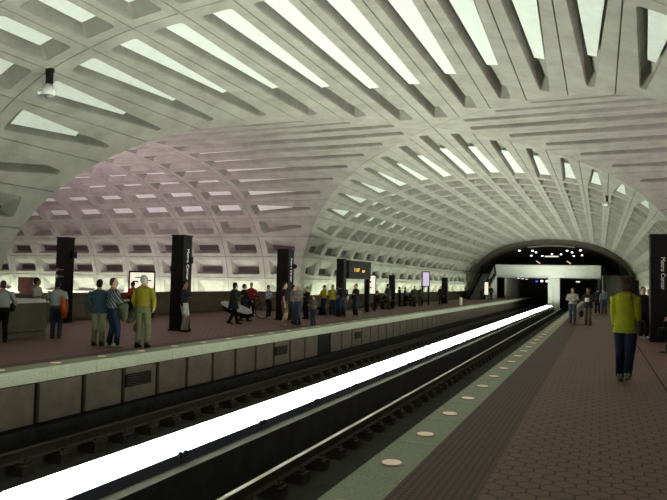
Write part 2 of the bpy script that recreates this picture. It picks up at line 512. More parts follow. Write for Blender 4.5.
# ------------------------------------------------------------------ parapets with wall lights behind
def parapet(name, x0, y0, x1, y1, h, label, th=.22):
    """low wall of precast slabs from one plan point to another"""
    d = Vector(((x1-x0)*S, (y1-y0)*S, 0)); ln = d.length; ang = math.atan2(d.y, d.x)
    r = empty(name, L(x0, y0, 0), ang, label, 'parapet')
    bm = bmesh.new(); n = max(1, round(ln/1.3)); w = ln/n
    for q in range(n):
        box(bm, q*w+.008, (q+1)*w-.008, 0, th, .10, h-.12)
    bm_obj('wall_slab', bm, M['precast'], r)
    box_obj('plinth', (0, ln, .03, th-.03, 0, .10), M['dark'], r)
    box_obj('coping', (0, ln, -.03, th+.03, h-.12, h), M['precast'], r)
    return r
PH = .95*S
parapet('parapet', -16.5, 12.0, -16.5, 29.2, PH, 'brown concrete parapet across the left side of the crossing')
parapet('parapet', -16.2, 29.0, -13.4, 29.0, PH, 'short parapet at the foot of the left vault corner')
parapet('parapet', -13.15, 29.0, -13.15, 74.0, PH*.86, 'long dark parapet along the far left platform wall')
parapet('parapet', 3.0, 31.2, 3.0, 74.0, PH*.86, 'long dark parapet along the right platform wall')
parapet('parapet', 6.4, 12.0, 6.4, 29.0, PH, 'concrete parapet across the right side of the crossing')
def wall_light(loc, rz, ln, m, label, group, hw=.09, hood=True):
    r = empty('wall_light', loc, rz, label, 'light', group)
    bm = bmesh.new(); box(bm, 0, ln-.04, -.10, .10, -.05, 0)
    if hood: box(bm, 0, ln-.04, .09, .11, 0, .15); box(bm, 0, ln-.04, .012, .11, .13, .15)  # hood added to keep the tube's light off the upper vault rows
    bm_obj('reflector', bm, M['white'], r)
    bm = bmesh.new(); tube(bm, [(.03, .0, .045), (ln-.07, .0, .045)], hw/2, 8)
    bm_obj('fluorescent_tube', bm, m, r)
    return r
def light_row(x0, y0, x1, y1, z, m, label, group, step=2.4, hood=True):
    d = Vector(((x1-x0)*S, (y1-y0)*S, 0)); n = max(1, round(d.length/step)); w = d.length/n; ang = math.atan2(d.y, d.x)
    p = wall_light(L(x0, y0, z), ang, w, m, label, group, hood=hood)
    for q in range(1, n):
        c = copy_tree(p); c.location = L(x0, y0, z)+d*(q/n)
    return ang
light_row(-13.55, 74.0, -13.55, 31.5, .55, M['walltube'], 'fluorescent light behind the far left parapet', 'lights behind the left parapet')
light_row(3.35, 31.5, 3.35, 74.0, .55, M['walltube'], 'fluorescent light behind the right parapet', 'lights behind the right parapet')
light_row(-13.7, YC+8.42, XLE+.5, YC+8.42, .3, M['crosstube'], 'fluorescent light at the foot of the cross vault wall', 'lights at the foot of the cross vault wall')
light_row(XRE-.5, YC+8.45, 4.6, YC+8.45, .15, M['walltube'], 'fluorescent light at the foot of the right cross vault wall', 'lights at the foot of the right cross vault wall')
# crossing line below: floor of the cross vault beyond the parapets and its own light trough
floor_box('floor', XLE, -16.7, 8.0, 34.0, -2.9, -2.6, 'trackbed')
floor_box('floor', 6.7, XRE, 8.0, 34.0, -2.9, -2.6, 'trackbed')
floor_box('wall_cross_left', -16.9, -16.7, 8.0, 34.0, -2.9, -.01, 'dark')
light_row(-23.6, YC-4, -17.4, YC-4, -.5, M['pinktube'], 'pinkish light between the crossing tracks beyond the left parapet', 'pinkish lights beyond the left parapet', hood=False)
light_row(7.6, YC-4, 12.6, YC-4, -.5, M['pinktube'], 'pinkish light between the crossing tracks on the right', 'pinkish lights on the right', hood=False)

# ------------------------------------------------------------------ edge lights
def edge_proto(label, group):
    r = empty('edge_light', (0, 0, 0), 0, label, 'light', group)
    bm = bmesh.new(); cyl(bm, (0, 0, .004), .105, .008, 24); bm_obj('ring', bm, M['grey'], r)
    bm = bmesh.new(); cyl(bm, (0, 0, .008), .09, .012, 24); bm_obj('lens', bm, M['edge'], r)
    return r
p = edge_proto('round lit disc set in the granite edge of the near platform', 'near platform edge lights')
for q in range(66):
    o = p if q == 0 else copy_tree(p); o.location = L(-1.60, 5.285-1.134*2+1.134*q, .004)
p = edge_proto('round lit disc set in the granite edge of the left platform', 'left platform edge lights')
for q in range(66):
    o = p if q == 0 else copy_tree(p); o.location = L(EL-.25, 5.285-1.134*2+1.134*q, .004)

# ------------------------------------------------------------------ pylons
def pylon(x, y, h, w, label, text=True, faces=('S', 'E'), extra=None):
    r = empty('station_pylon', L(x, y, 0), 0, label, 'pylon', 'dark bronze station pylons')
    hw = w/2*S; H = h*S
    bm = bmesh.new(); box(bm, -hw, hw, -hw, hw, .06, H-.62*S); bevel_bm(bm, .012); bm_obj('shaft', bm, M['bronze'], r)
    box_obj('foot_plate', (-hw-.02, hw+.02, -hw-.02, hw+.02, 0, .06), M['black'], r)
    bm = bmesh.new(); box(bm, -hw+.012, hw-.012, -hw+.012, hw-.012, H-.62*S, H-.04)
    hd = bm_obj('air_outlet', bm, M['black'], r)
    bm = bmesh.new()
    for q in range(7):
        z = H-.58*S+q*.078*S
        box(bm, -hw-.002, hw+.002, -hw-.002, hw+.002, z, z+.018)
    bm_obj('louvres', bm, M['bronze'], hd)
    box_obj('cap', (-hw-.01, hw+.01, -hw-.01, hw+.01, H-.04, H), M['bronze'], r)
    if text:
        sz = .175
        zc = 1.92*S
        # lettering runs down the face, turned a quarter clockwise
        if 'S' in faces: text_obj('station_name', 'Metro Center', sz, M['signwhite'], r, Matrix(((0, 1, 0, .04), (0, 0, -1, -hw-.005), (-1, 0, 0, zc), (0, 0, 0, 1))) if False else
                 Matrix.Translation((.03, -hw-.004, zc)) @ Matrix.Rotation(math.pi/2, 4, 'X') @ Matrix.Rotation(-math.pi/2, 4, 'Z'))
        if 'E' in faces: text_obj('station_name', 'Metro Center', sz, M['signwhite'], r,
                 Matrix.Translation((hw+.004, 0, zc)) @ Matrix.Rotation(math.pi/2, 4, 'Z') @ Matrix.Rotation(math.pi/2, 4, 'X') @ Matrix.Rotation(-math.pi/2, 4, 'Z'))
        if 'W' in faces: text_obj('station_name', 'Metro Center', sz, M['signwhite'], r,
                 Matrix.Translation((-hw-.004, 0, zc)) @ Matrix.Rotation(-math.pi/2, 4, 'Z') @ Matrix.Rotation(math.pi/2, 4, 'X') @ Matrix.Rotation(-math.pi/2, 4, 'Z'))
    if extra == 'dots':
        for z in (1.72, 1.50):
            bm = bmesh.new(); cyl(bm, (-hw+.09, -hw-.006, z*S), .06, .012, 18, 'Y'); bm_obj('line_disc', bm, M['grey'], r)
            bm = bmesh.new(); box(bm, -hw+.17, hw-.05, -hw-.006, -hw, z*S-.012, z*S+.012); bm_obj('line_strip', bm, M['grey'], r)
        box_obj('speaker_box', (hw, hw+.13, 0, .2, 2.1*S, 2.32*S), M['black'], r)
    if extra == 'box': box_obj('speaker_box', (hw, hw+.06, .11, .22, 1.95*S, 2.15*S), M['black'], r)
    if extra == 'round':
        bm = bmesh.new(); tube(bm, [(hw, 0, 2.06*S), (hw+.12, 0, 2.06*S)], .02, 8); cyl(bm, (hw+.16, -.02, 2.06*S), .10, .08, 18, 'Y'); bm_obj('round_speaker', bm, M['black'], r)
    return r
def bevel_bm(bm, w):
    bmesh.ops.recalc_face_normals(bm, faces=bm.faces[:]); bevel(bm, w, 1)
pylon(-16.25, 16.5, 2.78, .40, 'dark pylon standing before the left parapet beside the orange bag', extra='dots', text=False)
pylon(-11.3, 15.95, 2.77, .43, 'dark lettered pylon right of the man in the yellow shirt', extra='box', faces=('E',))
pylon(-11.25, 22.65, 2.72, .50, 'dark lettered pylon beside the person in shorts and the bicycle', extra='round', faces=('E',))
pylon(-10.95, 27.8, 2.56, .36, 'slim dark pylon carrying the amber train display', text=False)
pylon(-12.45, 40.6, 2.0, .34, 'dark pylon behind the seated passengers on the far left platform', text=False)
pylon(-11.0, 49.6, 2.0, .42, 'dark pylon right of the lone silhouette on the far left platform', text=False)
pylon(1.60, 20.6, 3.02, .58, 'dark lettered pylon at the right edge of the near platform', faces=('S',))
pylon(1.35, 34.0, 2.0, .36, 'dark pylon seen just right of the woman in the yellow jacket', text=False)
pylon(1.9, 41.5, 1.95, .36, 'farther dark pylon on the right platform beyond the lettered one', text=False)

# train display
r = empty('train_display', L(-10.9, 28.0, 1.66), 0, 'black train display with one amber line of text', 'display')
D0 = Vector((0, 0, 0))
y0, y1 = .35, 3.45*S
box_obj('case', (-.14, .14, y0, y1, 0, .80*S), M['black'], r, bev=.02)
box_obj('hood', (-.16, .16, y0-.02, y1+.02, .80*S, .86*S), M['bronze'], r)
text_obj('display_text', '11:07', .26, M['amber'], r, Matrix.Translation((.145, y0+1.15, .42*S)) @ Matrix.Rotation(math.pi/2, 4, 'Z') @ Matrix.Rotation(math.pi/2, 4, 'X') @ Matrix.Diagonal((1.45, 1, 1, 1)))
text_obj('display_text', 'am', .26, M['amber'], r, Matrix.Translation((.145, y0+2.2, .40*S)) @ Matrix.Rotation(math.pi/2, 4, 'Z') @ Matrix.Rotation(math.pi/2, 4, 'X') @ Matrix.Diagonal((1.45, 1, 1, 1)))
box_obj('bracket', (-.05, .05, -.05, y0, .3, .42), M['bronze'], r)
box_obj('support_post', (-.09, .09, y1-.16, y1, -1.66*S, 0), M['bronze'], r)

# lit poster frames
def poster(x, y, z0, z1, w, label, m, rz, post=True, art=None):
    r = empty('lit_poster_case', L(x, y, 0), rz, label, 'poster case')
    hw = w/2*S
    bm = bmesh.new(); box(bm, -hw-.06, hw+.06, -.09, .09, z0*S-.07, z1*S+.07); bm_obj('case', bm, M['bronze'], r)
    box_obj('poster', (-hw, hw, -.096, -.088, z0*S, z1*S), M[m], r)
    if art:
        bm = bmesh.new()
        for (a, b, c, d) in art: box(bm, a*hw, b*hw, -.101, -.095, (z0+(z1-z0)*c)*S, (z0+(z1-z0)*d)*S)
        bm_obj('printed_marks', bm, M['warm' if m == 'x' else 'precast'], r)
    if post:
        for sx in (-1, 1): box_obj('leg', (sx*hw-.05, sx*hw+.05, -.06, .06, 0, z0*S-.07), M['bronze'], r)
    return r
poster(-16.0, 20.1, .9, 1.70, .86, 'lit map case behind the man in the yellow shirt', 'sign', math.radians(42), art=[(-.8, -.3, .55, .62), (-.2, .15, .3, .36), (.3, .8, .6, .66), (-.6, -.1, .75, .80), (.2, .6, .15, .2), (.45, .5, .3, .8)])
poster(-11.3, 32.9, .92, 1.86, .50, 'white lit poster case below the train display', 'sign', math.radians(35), art=[(-.2, .15, .6, .72), (-.15, .2, .3, .38)])
poster(-11.4, 45.2, 1.35, 2.3, .45, 'violet-white lit poster on the far left platform', 'sign2', math.radians(30))
poster(-10.3, 65.0, .55, 1.75, .34, 'narrow white lit sign at the foot of the left escalator', 'sign', math.radians(10))

# ------------------------------------------------------------------ benches and bollards
def block_wall(x0, x1, y0, y1, h, label):
    r = empty('concrete_block_wall', L(x0, y0, 0), 0, label, 'low wall')
    w, d = (x1-x0)*S, (y1-y0)*S
    bm = bmesh.new(); box(bm, .02, w-.02, .02, d-.02, 0, .16); bm_obj('base', bm, M['benchconc'], r)
    bm = bmesh.new(); n = 2
    for q in range(n): box(bm, 0, w, q*d/n+.005, (q+1)*d/n-.005, .18, h-.10)
    bm_obj('wall_slab', bm, M['benchconc'], r)
    box_obj('coping', (-.03, w+.03, -.03, d+.03, h-.10, h), M['beam'], r)
block_wall(-13.75, -12.78, 9.9, 12.45, .93*S, 'low concrete block wall behind the person at the left edge')
r = empty('kiosk_cabinet', L(-17.3, 16.0, 0), math.radians(12), 'brown kiosk cabinet standing behind the left parapet', 'cabinet')
box_obj('pedestal', (-.18, .18, -.2, .2, -2.6*S, .98*S), M['dark'], r); box_obj('body', (-.22, .22, -.25, .25, .98*S, 1.46*S), M['brownwood'], r, bev=.02)
box_obj('notice', (.22, .23, -.02, .1, 1.22*S, 1.36*S), M['white'], r)
def bench(x, y, rz, ln, label):
    r = empty('concrete_bench', L(x, y, 0), rz, label, 'bench', 'platform benches')
    bm = bmesh.new(); box(bm, -ln/2, ln/2, -.24, .24, .36, .45); bm_obj('seat', bm, M['benchconc'], r)
    for sx in (-1, 1): box_obj('leg', (sx*ln*.36-.1, sx*ln*.36+.1, -.18, .18, 0, .36), M['benchconc'], r)
bench(-11.75, 28.0, math.pi/2, 2.2, 'concrete bench behind the two people in yellow')
bench(-11.9, 36.3, math.pi/2, 2.6, 'concrete bench of the passengers seated beside the white poster')
bench(-12.2, 42.6, math.pi/2, 2.4, 'concrete bench under the violet-white lit poster')
def bollard(x, y, label, h=.55, r_=.09):
    r = empty('bollard', L(x, y, 0), 0, label, 'bollard')
    bm = bmesh.new(); loft(bm, [(0, 0, 0, r_*1.1, r_*1.1), (0, 0, .04, r_*1.1, r_*1.1), (0, 0, .05, r_, r_), (0, 0, h-.05, r_, r_), (0, 0, h, r_*.6, r_*.6)], 16)
    bm_obj('post', bm, M['white'], r, smooth=False)
bollard(-9.25, 47.0, 'short white bollard near the left platform edge before the escalator', .62, .12)

# ------------------------------------------------------------------ cameras hanging from the vault
def cctv(x, y, z, label, stem=.32, s=1.0):
    r = empty('ceiling_camera', L(x, y, z), 0, label, 'camera', None)
    bm = bmesh.new(); cyl(bm, (0, 0, -.03), .09*s, .06, 16); bm_obj('mount_plate', bm, M['black'], r)
    bm = bmesh.new(); box(bm, -.05*s, .05*s, -.05*s, .05*s, -stem, -.05); bm_obj('stem', bm, M['black'], r)
    bm = bmesh.new(); loft(bm, [(0, 0, -stem-.22*s, .10*s, .10*s), (0, 0, -stem-.18*s, .135*s, .135*s), (0, 0, -stem-.08*s, .125*s, .125*s), (0, 0, -stem, .07*s, .07*s)], 18)
    h = bm_obj('housing', bm, M['white'], r, smooth=True)
    bm = bmesh.new(); ball(bm, (0, 0, -stem-.22*s), .10*s, .10*s, .075*s); bm_obj('dome', bm, M['grey'], h, smooth=True)
    bm = bmesh.new(); tube(bm, [(-.1*s, 0, -stem-.1*s), (-.24*s, -.05*s, -stem-.15*s)], [.06*s, .045*s], 10); bm_obj('lens_barrel', bm, M['white'], r)
x5, z5 = prof(5)
cctv(XC-x5, YC-RIB, z5+.03, 'white dome camera on a black stem under the near left arch rib', .36, 1.15)
x5, z5 = prof(5)
cctv(XC+x5, YC+RIB+1.1, z5+.03, 'small white dome camera high on the right of the far vault', .34, 1.0)

# ------------------------------------------------------------------ mezzanine, escalators and dark far end
YB = 75.0
BX0, BX1 = -10.9, .1
bm = bmesh.new()
pr = [(YB, 3.82), (YB-.02, 3.72), (YB+.25, 3.2), (YB+.75, 2.7), (YB+1.3, 2.42), (YB+17, 2.42), (YB+17, 2.75), (YB+1.2, 2.75), (YB+.5, 3.3), (YB+.3, 3.82)]
prism(bm, [(a*S, b*S) for a, b in pr], BX0*S, BX1*S)
tag(bm_obj('trim_5', bm, M['beam']), kind='structure')
o = empty('mezzanine_column', L(-4.72, YB+1.6, 0), 0, 'twin pale concrete column under the mezzanine beam', 'column')
bm = bmesh.new()
box(bm, -.62*S, -.12*S, -.3, .3, -1.35*S, 2.42*S); bm_obj('shaft', bm, M['beam'], o)
bm = bmesh.new(); box(bm, .14*S, .62*S, -.3, .3, -1.35*S, 2.42*S); bm_obj('shaft', bm, M['beam'], o)
box_obj('infill', (-.12*S, .14*S, -.05, .2, -1.35*S, 2.42*S), M['beam'], o)
# vault past the coffers, its lack of light painted as a dark colour
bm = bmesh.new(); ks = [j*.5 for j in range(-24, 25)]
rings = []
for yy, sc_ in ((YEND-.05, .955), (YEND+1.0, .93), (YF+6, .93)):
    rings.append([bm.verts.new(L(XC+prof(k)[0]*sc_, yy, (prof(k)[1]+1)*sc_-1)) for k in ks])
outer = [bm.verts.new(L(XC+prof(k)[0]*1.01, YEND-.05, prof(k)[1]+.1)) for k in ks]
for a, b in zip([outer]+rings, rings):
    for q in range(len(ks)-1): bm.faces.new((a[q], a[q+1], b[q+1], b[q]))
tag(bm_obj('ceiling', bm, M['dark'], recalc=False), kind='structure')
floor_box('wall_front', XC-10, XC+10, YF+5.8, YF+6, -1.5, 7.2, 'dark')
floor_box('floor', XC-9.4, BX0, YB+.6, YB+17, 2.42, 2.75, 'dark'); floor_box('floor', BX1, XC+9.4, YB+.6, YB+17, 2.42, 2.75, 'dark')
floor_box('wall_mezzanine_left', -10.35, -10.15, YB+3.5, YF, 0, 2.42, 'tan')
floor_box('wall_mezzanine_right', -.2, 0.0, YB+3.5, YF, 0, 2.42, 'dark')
o = empty('painted_glow', L(XC, YEND+2.0, 0), 0, 'pale curved cove standing for light on the far ceiling above the mezzanine', 'band')  # pale band paints the light caught on the far ceiling
bm = bmesh.new()
kk = [j*.35 for j in range(-7, 8)]
for (dz, sc_) in ((-.9, .955), (.1, .905)):
    up_ = [bm.verts.new((prof(k)[0]*.93*S*sc_/.9, dz*1.5*S, ((prof(k)[1]+1)*sc_-1+.28)*S)) for k in kk]
    dn_ = [bm.verts.new((prof(k)[0]*.93*S*sc_/.9, dz*1.5*S, ((prof(k)[1]+1)*sc_-1+.06)*S)) for k in kk]
    u2 = [bm.verts.new(v.co+Vector((0, .2, 0))) for v in up_]; d2 = [bm.verts.new(v.co+Vector((0, .2, 0))) for v in dn_]
    for q in range(len(kk)-1):
        for a, b in ((up_, dn_), (dn_, d2), (d2, u2), (u2, up_)): bm.faces.new((a[q], a[q+1], b[q+1], b[q]))
bm_obj('glow_band', bm, M['tan'], o)
dl = [(-8.62, 77.9), (-7.18, 78.2), (-7.13, 82.0), (-8.5, 90.9), (-7.14, 91.5), (-3.41, 78.0), (-3.05, 82.0), (-3.18, 91.5), (-2.0, 77.3), (-2.12, 89.5), (-5.62, 86.9), (-4.53, 86.9)]
pd = None
for (x, y) in dl:
    if pd is None:
        pd = empty('ceiling_downlight', (0, 0, 0), 0, 'small white ceiling downlight above the mezzanine', 'light', 'mezzanine downlights')
        bm = bmesh.new(); cyl(bm, (0, 0, .12), .11, .24, 14); cyl(bm, (0, 0, .4), .015, .4, 6); bm_obj('can', bm, M['black'], pd)
        bm = bmesh.new(); ball(bm, (0, 0, -.01), .13, .13, .09, 12, 8); bm_obj('lens', bm, M['spot'], pd); o = pd
    else: o = copy_tree(pd)
    o.location = L(x, y, 5.55)
o = empty('hanging_sign', L(-5.2, 80.0, 4.95), 0, 'long white lit sign hanging above the mezzanine', 'sign')
box_obj('lens', (-.75*S, .75*S, -.05, .02, -.07, .09), M['sign'], o); box_obj('case', (-.8*S, .8*S, .02, .12, -.1, .12), M['black'], o)
bm = bmesh.new(); box(bm, -.5, -.47, .05, .08, .12, .95); box(bm, .47, .5, .05, .08, .12, .95); bm_obj('hanger', bm, M['black'], o)
for x, y, z, rz, lb in ((-6.7, 80.5, 4.25, .55, 'left'), (-3.3, 80.5, 4.25, .6, 'right')):
    o = empty('mezzanine_lamp', L(x, y, z), 0, 'slanted warm lamp strip above the mezzanine beam, %s of the lit sign' % lb, 'light')
    bm = bmesh.new(); tube(bm, [(-.3, 0, .22), (.22, 0, -.12)], .05, 8); bm_obj('lamp_tube', bm, M['warm'], o)
    box_obj('lamp_post', (.18, .22, -.02, .02, -(z-2.75)*S, -.1), M['black'], o)
for x, y, z, m, nm, lb in ((-7.2, 84, 2.05, 'blue', 'signal_lamp', 'small blue signal lamp under the mezzanine'), (-6.6, 84, 2.1, 'spot', 'tunnel_lamp', 'white lamp under the mezzanine, left of two'), (-6.0, 84, 2.1, 'spot', 'tunnel_lamp', 'white lamp under the mezzanine, right of two'), (-2.5, 86, 2.1, 'sign', 'tunnel_lamp', 'wide dim lamp under the mezzanine above the right track')):
    o = empty(nm, L(x, y, z), 0, lb, 'light')
    bm = bmesh.new(); ball(bm, (0, 0, 0), .16 if z != 2.1 or x < -3 else .3, .12, .11); bm_obj('lens', bm, M[m], o)
    box_obj('hanger', (-.02, .02, -.02, .02, .08, (2.42-z)*S), M['black'], o)
M['soffitfill'] = emit('soffit_fill_lens', (1, .95, .8), 9.0)  # added lamps that brighten the dark space under the mezzanine
for i_, (x, y, lb) in enumerate(((-8.9, 79.5, 'left platform edge, nearest'), (-8.9, 84, 'left platform edge, middle'), (-8.9, 89, 'left platform edge, farthest'), (1.2, 80, 'right platform'))):
    o = empty('soffit_fill_light', L(x, y, 2.42), 0, 'added fill lamp under the mezzanine over the '+lb, 'light')
    bm = bmesh.new(); cyl(bm, (0, 0, -.04), .20, .07, 18); bm_obj('housing', bm, M['black'], o)
    bm = bmesh.new(); cyl(bm, (0, 0, -.085), .16, .02, 18); bm_obj('lens', bm, M['soffitfill'], o)
def escalator(x0, x1, label, ya=66.0, inner=1):
    r = empty('escalator', L((x0+x1)/2, ya, 0), 0, label, 'escalator')
    hw = (x1-x0)/2*S; run = (YB+.6-ya)*S; hgt = 2.75*S
    fl = 1.1
    def rampz(y): return 0 if y < fl else (hgt if y > run-fl else hgt*(y-fl)/(run-2*fl))
    ys = [0, fl, run-fl, run]
    bm = bmesh.new(); prism(bm, [(0, .0), (0, .05), (fl, .05), (run-fl, hgt+.02), (run, hgt+.02), (run, 0)], -hw, hw); bm_obj('truss', bm, M['bronze'], r)
    for sx in (-1, 1):
        bm = bmesh.new(); xx = sx*(hw-.08)
        prism(bm, [(0, .05), (0, .95), (fl, .95), (run-fl, hgt+.95), (run, hgt+.95), (run, hgt), (run-fl, hgt), (fl, .05)], xx-.03, xx+.03); bm_obj('balustrade', bm, M['glass_dark'], r)
        bm = bmesh.new(); tube(bm, [(xx, -.1, .55), (xx, -.25, .8), (xx, -.05, 1.0), (xx, fl, 1.0), (xx, run-fl, hgt+1.0), (xx, run, hgt+1.0)], .05, 8); bm_obj('handrail', bm, M['rubber'], r)
    bm = bmesh.new(); n = 22
    for q in range(n):
        y0_ = fl+(run-2*fl)*q/n; z0_ = .05+(hgt-.05)*q/n
        box(bm, -hw+.2, hw-.2, y0_, y0_+(run-2*fl)/n+.05, z0_-.1, z0_+hgt/n)
    bm_obj('steps', bm, M['grey'], r)
    xx = inner*(hw+.02)
    bm = bmesh.new(); x_a, x_b = sorted((xx, xx+inner*.14))
    prism(bm, [(fl+1.6, 0), (fl+1.6, .7), (run, hgt-.02), (run, 0)], x_a, x_b); bm_obj('side_cladding', bm, M['beam'], r)
escalator(-12.45, -10.95, 'dark escalator rising to the mezzanine from the left platform', inner=1)
escalator(.35, 2.05, 'dark escalator rising to the mezzanine from the right platform', inner=-1)

# ------------------------------------------------------------------ people
_mats = {}
def cm(c, rough=.85, name='cloth'):
    k = (tuple(round(v, 3) for v in c), rough, name)
    if k not in _mats: _mats[k] = mat(name, tuple(v*.78 for v in c), rough, var=.12, scale=14, bump=.15, spec=.12)
    return _mats[k]
SKIN = [(.45, .27, .19), (.16, .085, .055), (.30, .18, .12)]
def leg_pts(hip, foot, up=0.0):
    """hip, knee, ankle with the knee bent forward"""
    hip = Vector(hip); ank = Vector(foot)+Vector((0, 0, .085+up))
    d = ank-hip; l = d.length; seg = .415
    h = math.sqrt(max(0, seg*seg-(l/2)**2)) if l < 2*seg else 0
    fw = Vector((0, 1, 0)); n = (fw-d.normalized()*fw.dot(d.normalized())).normalized()
    return hip, hip+d*.5+n*h, ank
ARMS = {  # elbow and wrist offsets from the shoulder; x outward
    'down': ((.07, .0, -.28), (.09, .05, -.52)), 'pocket': ((.12, -.06, -.27), (.05, .06, -.46)),
    'fold': ((.09, .08, -.25), (-.14, .20, -.22)), 'hold': ((.08, .06, -.26), (.0, .26, -.22)),
    'swing': ((.05, .13, -.25), (.05, .30, -.42)), 'back': ((.07, -.13, -.25), (.08, -.16, -.50)),
    'lap': ((.06, .14, -.24), (-.02, .34, -.34)), 'chin': ((.07, .14, -.22), (-.06, .22, -.02)),
    'carry': ((.08, .02, -.28), (.06, .16, -.46)), 'up': ((.10, .14, -.16), (.0, .22, .04)),
    'close': ((.015, -.02, -.27), (.02, .06, -.47)), 'lean': ((.06, .16, -.22), (.04, .36, -.36))}
def person(x, y, rz, H, label, top, bottom, hair=(.02, .015, .012), skin=0, arms=('down', 'down'), feet=((-.10, .0, 0), (.10, .0, 0)), hairstyle='short', shoes=(.02, .018, .016), shorts=False, jacket=None, coat=None, seat=False, lean=0.0, vox=.017, girth=1.0, sleeves='long', stripes=None, headturn=0.0, group=None, z=0.0, nofeet=False):
    s = H/1.72
    r = empty('person', L(x, y, z), math.radians(rz), label, 'person', group)
    r.scale = (s, s, s)
    dz = -.40 if seat else 0.0
    hipz = .92+dz
    oy = 0.0
    def TL(p):                      # lean the upper body forward
        p = Vector(p); h = p.z-hipz
        if h > 0: return Vector((p.x, p.y+h*lean, p.z-abs(lean)*h*.15))
        return p
    g = girth
    torso = [(0, 0, .83, .125*g, .10*g), (0, 0, .90, .160*g, .118*g), (0, 0, .98, .155*g, .112*g), (0, .005, 1.08, .138*g, .10*g), (0, .01, 1.20, .152*g, .108*g), (0, .01, 1.31, .175*g, .112*g), (0, 0, 1.39, .178*g, .095*g), (0, -.005, 1.44, .115, .078), (0, -.005, 1.48, .060, .058)]
    def tor(ex, z0=0, z1=9):
        out = []
        for (a, b, zz, rx, ry) in torso:
            if z0 <= zz <= z1:
                p = TL((a, b, zz+dz)); out.append((p.x, p.y, p.z, rx+ex, ry+ex))
        return out
    sh = [TL((-.175*g, 0, 1.385+dz)), TL((.175*g, 0, 1.385+dz))]
    arm = []
    for i, sd in enumerate((-1, 1)):
        e, w = ARMS[arms[i]]
        e = Vector((e[0]*sd, e[1], e[2])); w = Vector((w[0]*sd, w[1], w[2]))
        arm.append((sh[i], sh[i]+e, sh[i]+w))
    legs = []
    for i, sd in enumerate((-1, 1)):
        hp = (sd*.09, 0, .90+dz)
        if seat:
            hip = Vector(hp); kn = Vector((sd*.13, .43, .50)); an = Vector((sd*.12, .40+.06*i, .085)); legs.append((hip, kn, an))
        else: legs.append(leg_pts(hp, (feet[i][0], feet[i][1], 0), feet[i][2]))
    neck0 = TL((0, -.005, 1.45+dz)); hc = TL((0, .02, 1.60+dz))
    ht = math.radians(headturn)
    def HT(v): v = Vector(v); return hc+Vector((v.x*math.cos(ht)-v.y*math.sin(ht), v.x*math.sin(ht)+v.y*math.cos(ht), v.z))
    # ---- body
    bm = bmesh.new()
    loft(bm, tor(0))
    tube(bm, [neck0-Vector((0, 0, .03)), neck0+Vector((0, .005, .05)), hc-Vector((0, .01, .03))], [.058, .052, .052], 12)
    hb = bmesh.new()
    loft(hb, [(0, .03, -.118, .028, .03), (0, .02, -.105, .045, .055), (0, .01, -.07, .060, .078), (0, 0, -.02, .070, .092), (0, -.005, .03, .075, .098), (0, -.01, .07, .068, .088), (0, -.012, .10, .045, .06), (0, -.012, .117, .015, .02)], 18)
    ball(hb, (0, .098, -.02), .013, .018, .022, 8, 6)
    for sx in (-1, 1): ball(hb, (sx*.074, -.005, -.015), .010, .018, .030, 8, 6)
    for v in hb.verts: v.co = HT(v.co)
    tmp = bpy.data.meshes.new('h'); hb.to_mesh(tmp); hb.free(); bm.from_mesh(tmp); bpy.data.meshes.remove(tmp)
    for (a, b, c) in arm: tube(bm, [a, a.lerp(b, .3), b, b.lerp(c, .4), c], [.050, .048, .038, .038, .027], 10)
    for (a, b, c) in legs: tube(bm, [a+Vector((0, 0, .03)), a.lerp(b, .3), b, b.lerp(c, .35), c, c-Vector((0, 0, .04))], [.088, .082, .056, .054, .036, .036], 12)
    for (a, b, c) in arm:
        d = (c-b).normalized(); side = d.cross(Vector((1, 0, 0))).normalized()
        m_ = c+d*.05
        tube(bm, [c-d*.02, c+d*.03, c+d*.085], [(.024, .030), (.020, .038), (.018, .036)], 8)
    body = remesh('body', bm, vox, cm(SKIN[skin], .6, 'skin'), r, 2)
    # fingers joined to the body mesh
    fb = bmesh.new(); fb.from_mesh(body.data)
    for i, (a, b, c) in enumerate(arm):
        d = (c-b).normalized(); sd = -1 if i == 0 else 1
        lat = Vector((0, 1, 0)); lat = (lat-d*lat.dot(d)).normalized(); cu = d.cross(lat)*sd
        inward = Vector((-sd, 0, 0)); inward = (inward-d*inward.dot(d)).normalized()
        base = c+d*.078
        for q, ln_ in enumerate((.062, .072, .068, .052)):
            p0 = base+lat*(.027-.018*q); p1 = p0+d*ln_*.5+inward*.006; p2 = p1+d*ln_*.35+inward*.018; p3 = p2+d*ln_*.15+inward*.014
            tube(fb, [p0-d*.02, p1, p2, p3], [.0095, .0085, .0075, .006], 6)
        t0 = c+d*.025+lat*.028; tube(fb, [t0-lat*.01, t0+lat*.02+d*.025, t0+lat*.022+d*.055+inward*.008], [.012, .010, .008], 6)
    fb.to_mesh(body.data); fb.free()
    for p_ in body.data.polygons: p_.use_smooth = True
    # ---- eyes and mouth
    bm = bmesh.new()
    for sx in (-1, 1): ball(bm, (0, 0, 0), .0001, u=4, v=3)
    bm.free()
    for sx in (-1, 1):
        bm = bmesh.new(); ball(bm, HT((sx*.028, .083, .012)), .012, .008, .008, 8, 6); bm_obj('eye', bm, M['black'], r)
    bm = bmesh.new(); ball(bm, HT((0, .078, -.062)), .022, .012, .005, 8, 6); bm_obj('mouth', bm, cm((.22, .07, .06), .6, 'lips'), r)
    # ---- trousers
    bm = bmesh.new(); wz = 1.03
    loft(bm, tor(.014, 0, wz))
    for (a, b, c) in legs:
        if shorts: tube(bm, [a+Vector((0, 0, .02)), a.lerp(b, .5), a.lerp(b, .93)], [.102, .10, .098], 14)
        else: tube(bm, [a+Vector((0, 0, .02)), a.lerp(b, .4), b, b.lerp(c, .5), c-Vector((0, 0, .02))], [.102, .094, .076, .070, .066], 14)
    remesh('trousers' if not shorts else 'shorts', bm, vox, cm(bottom), r)
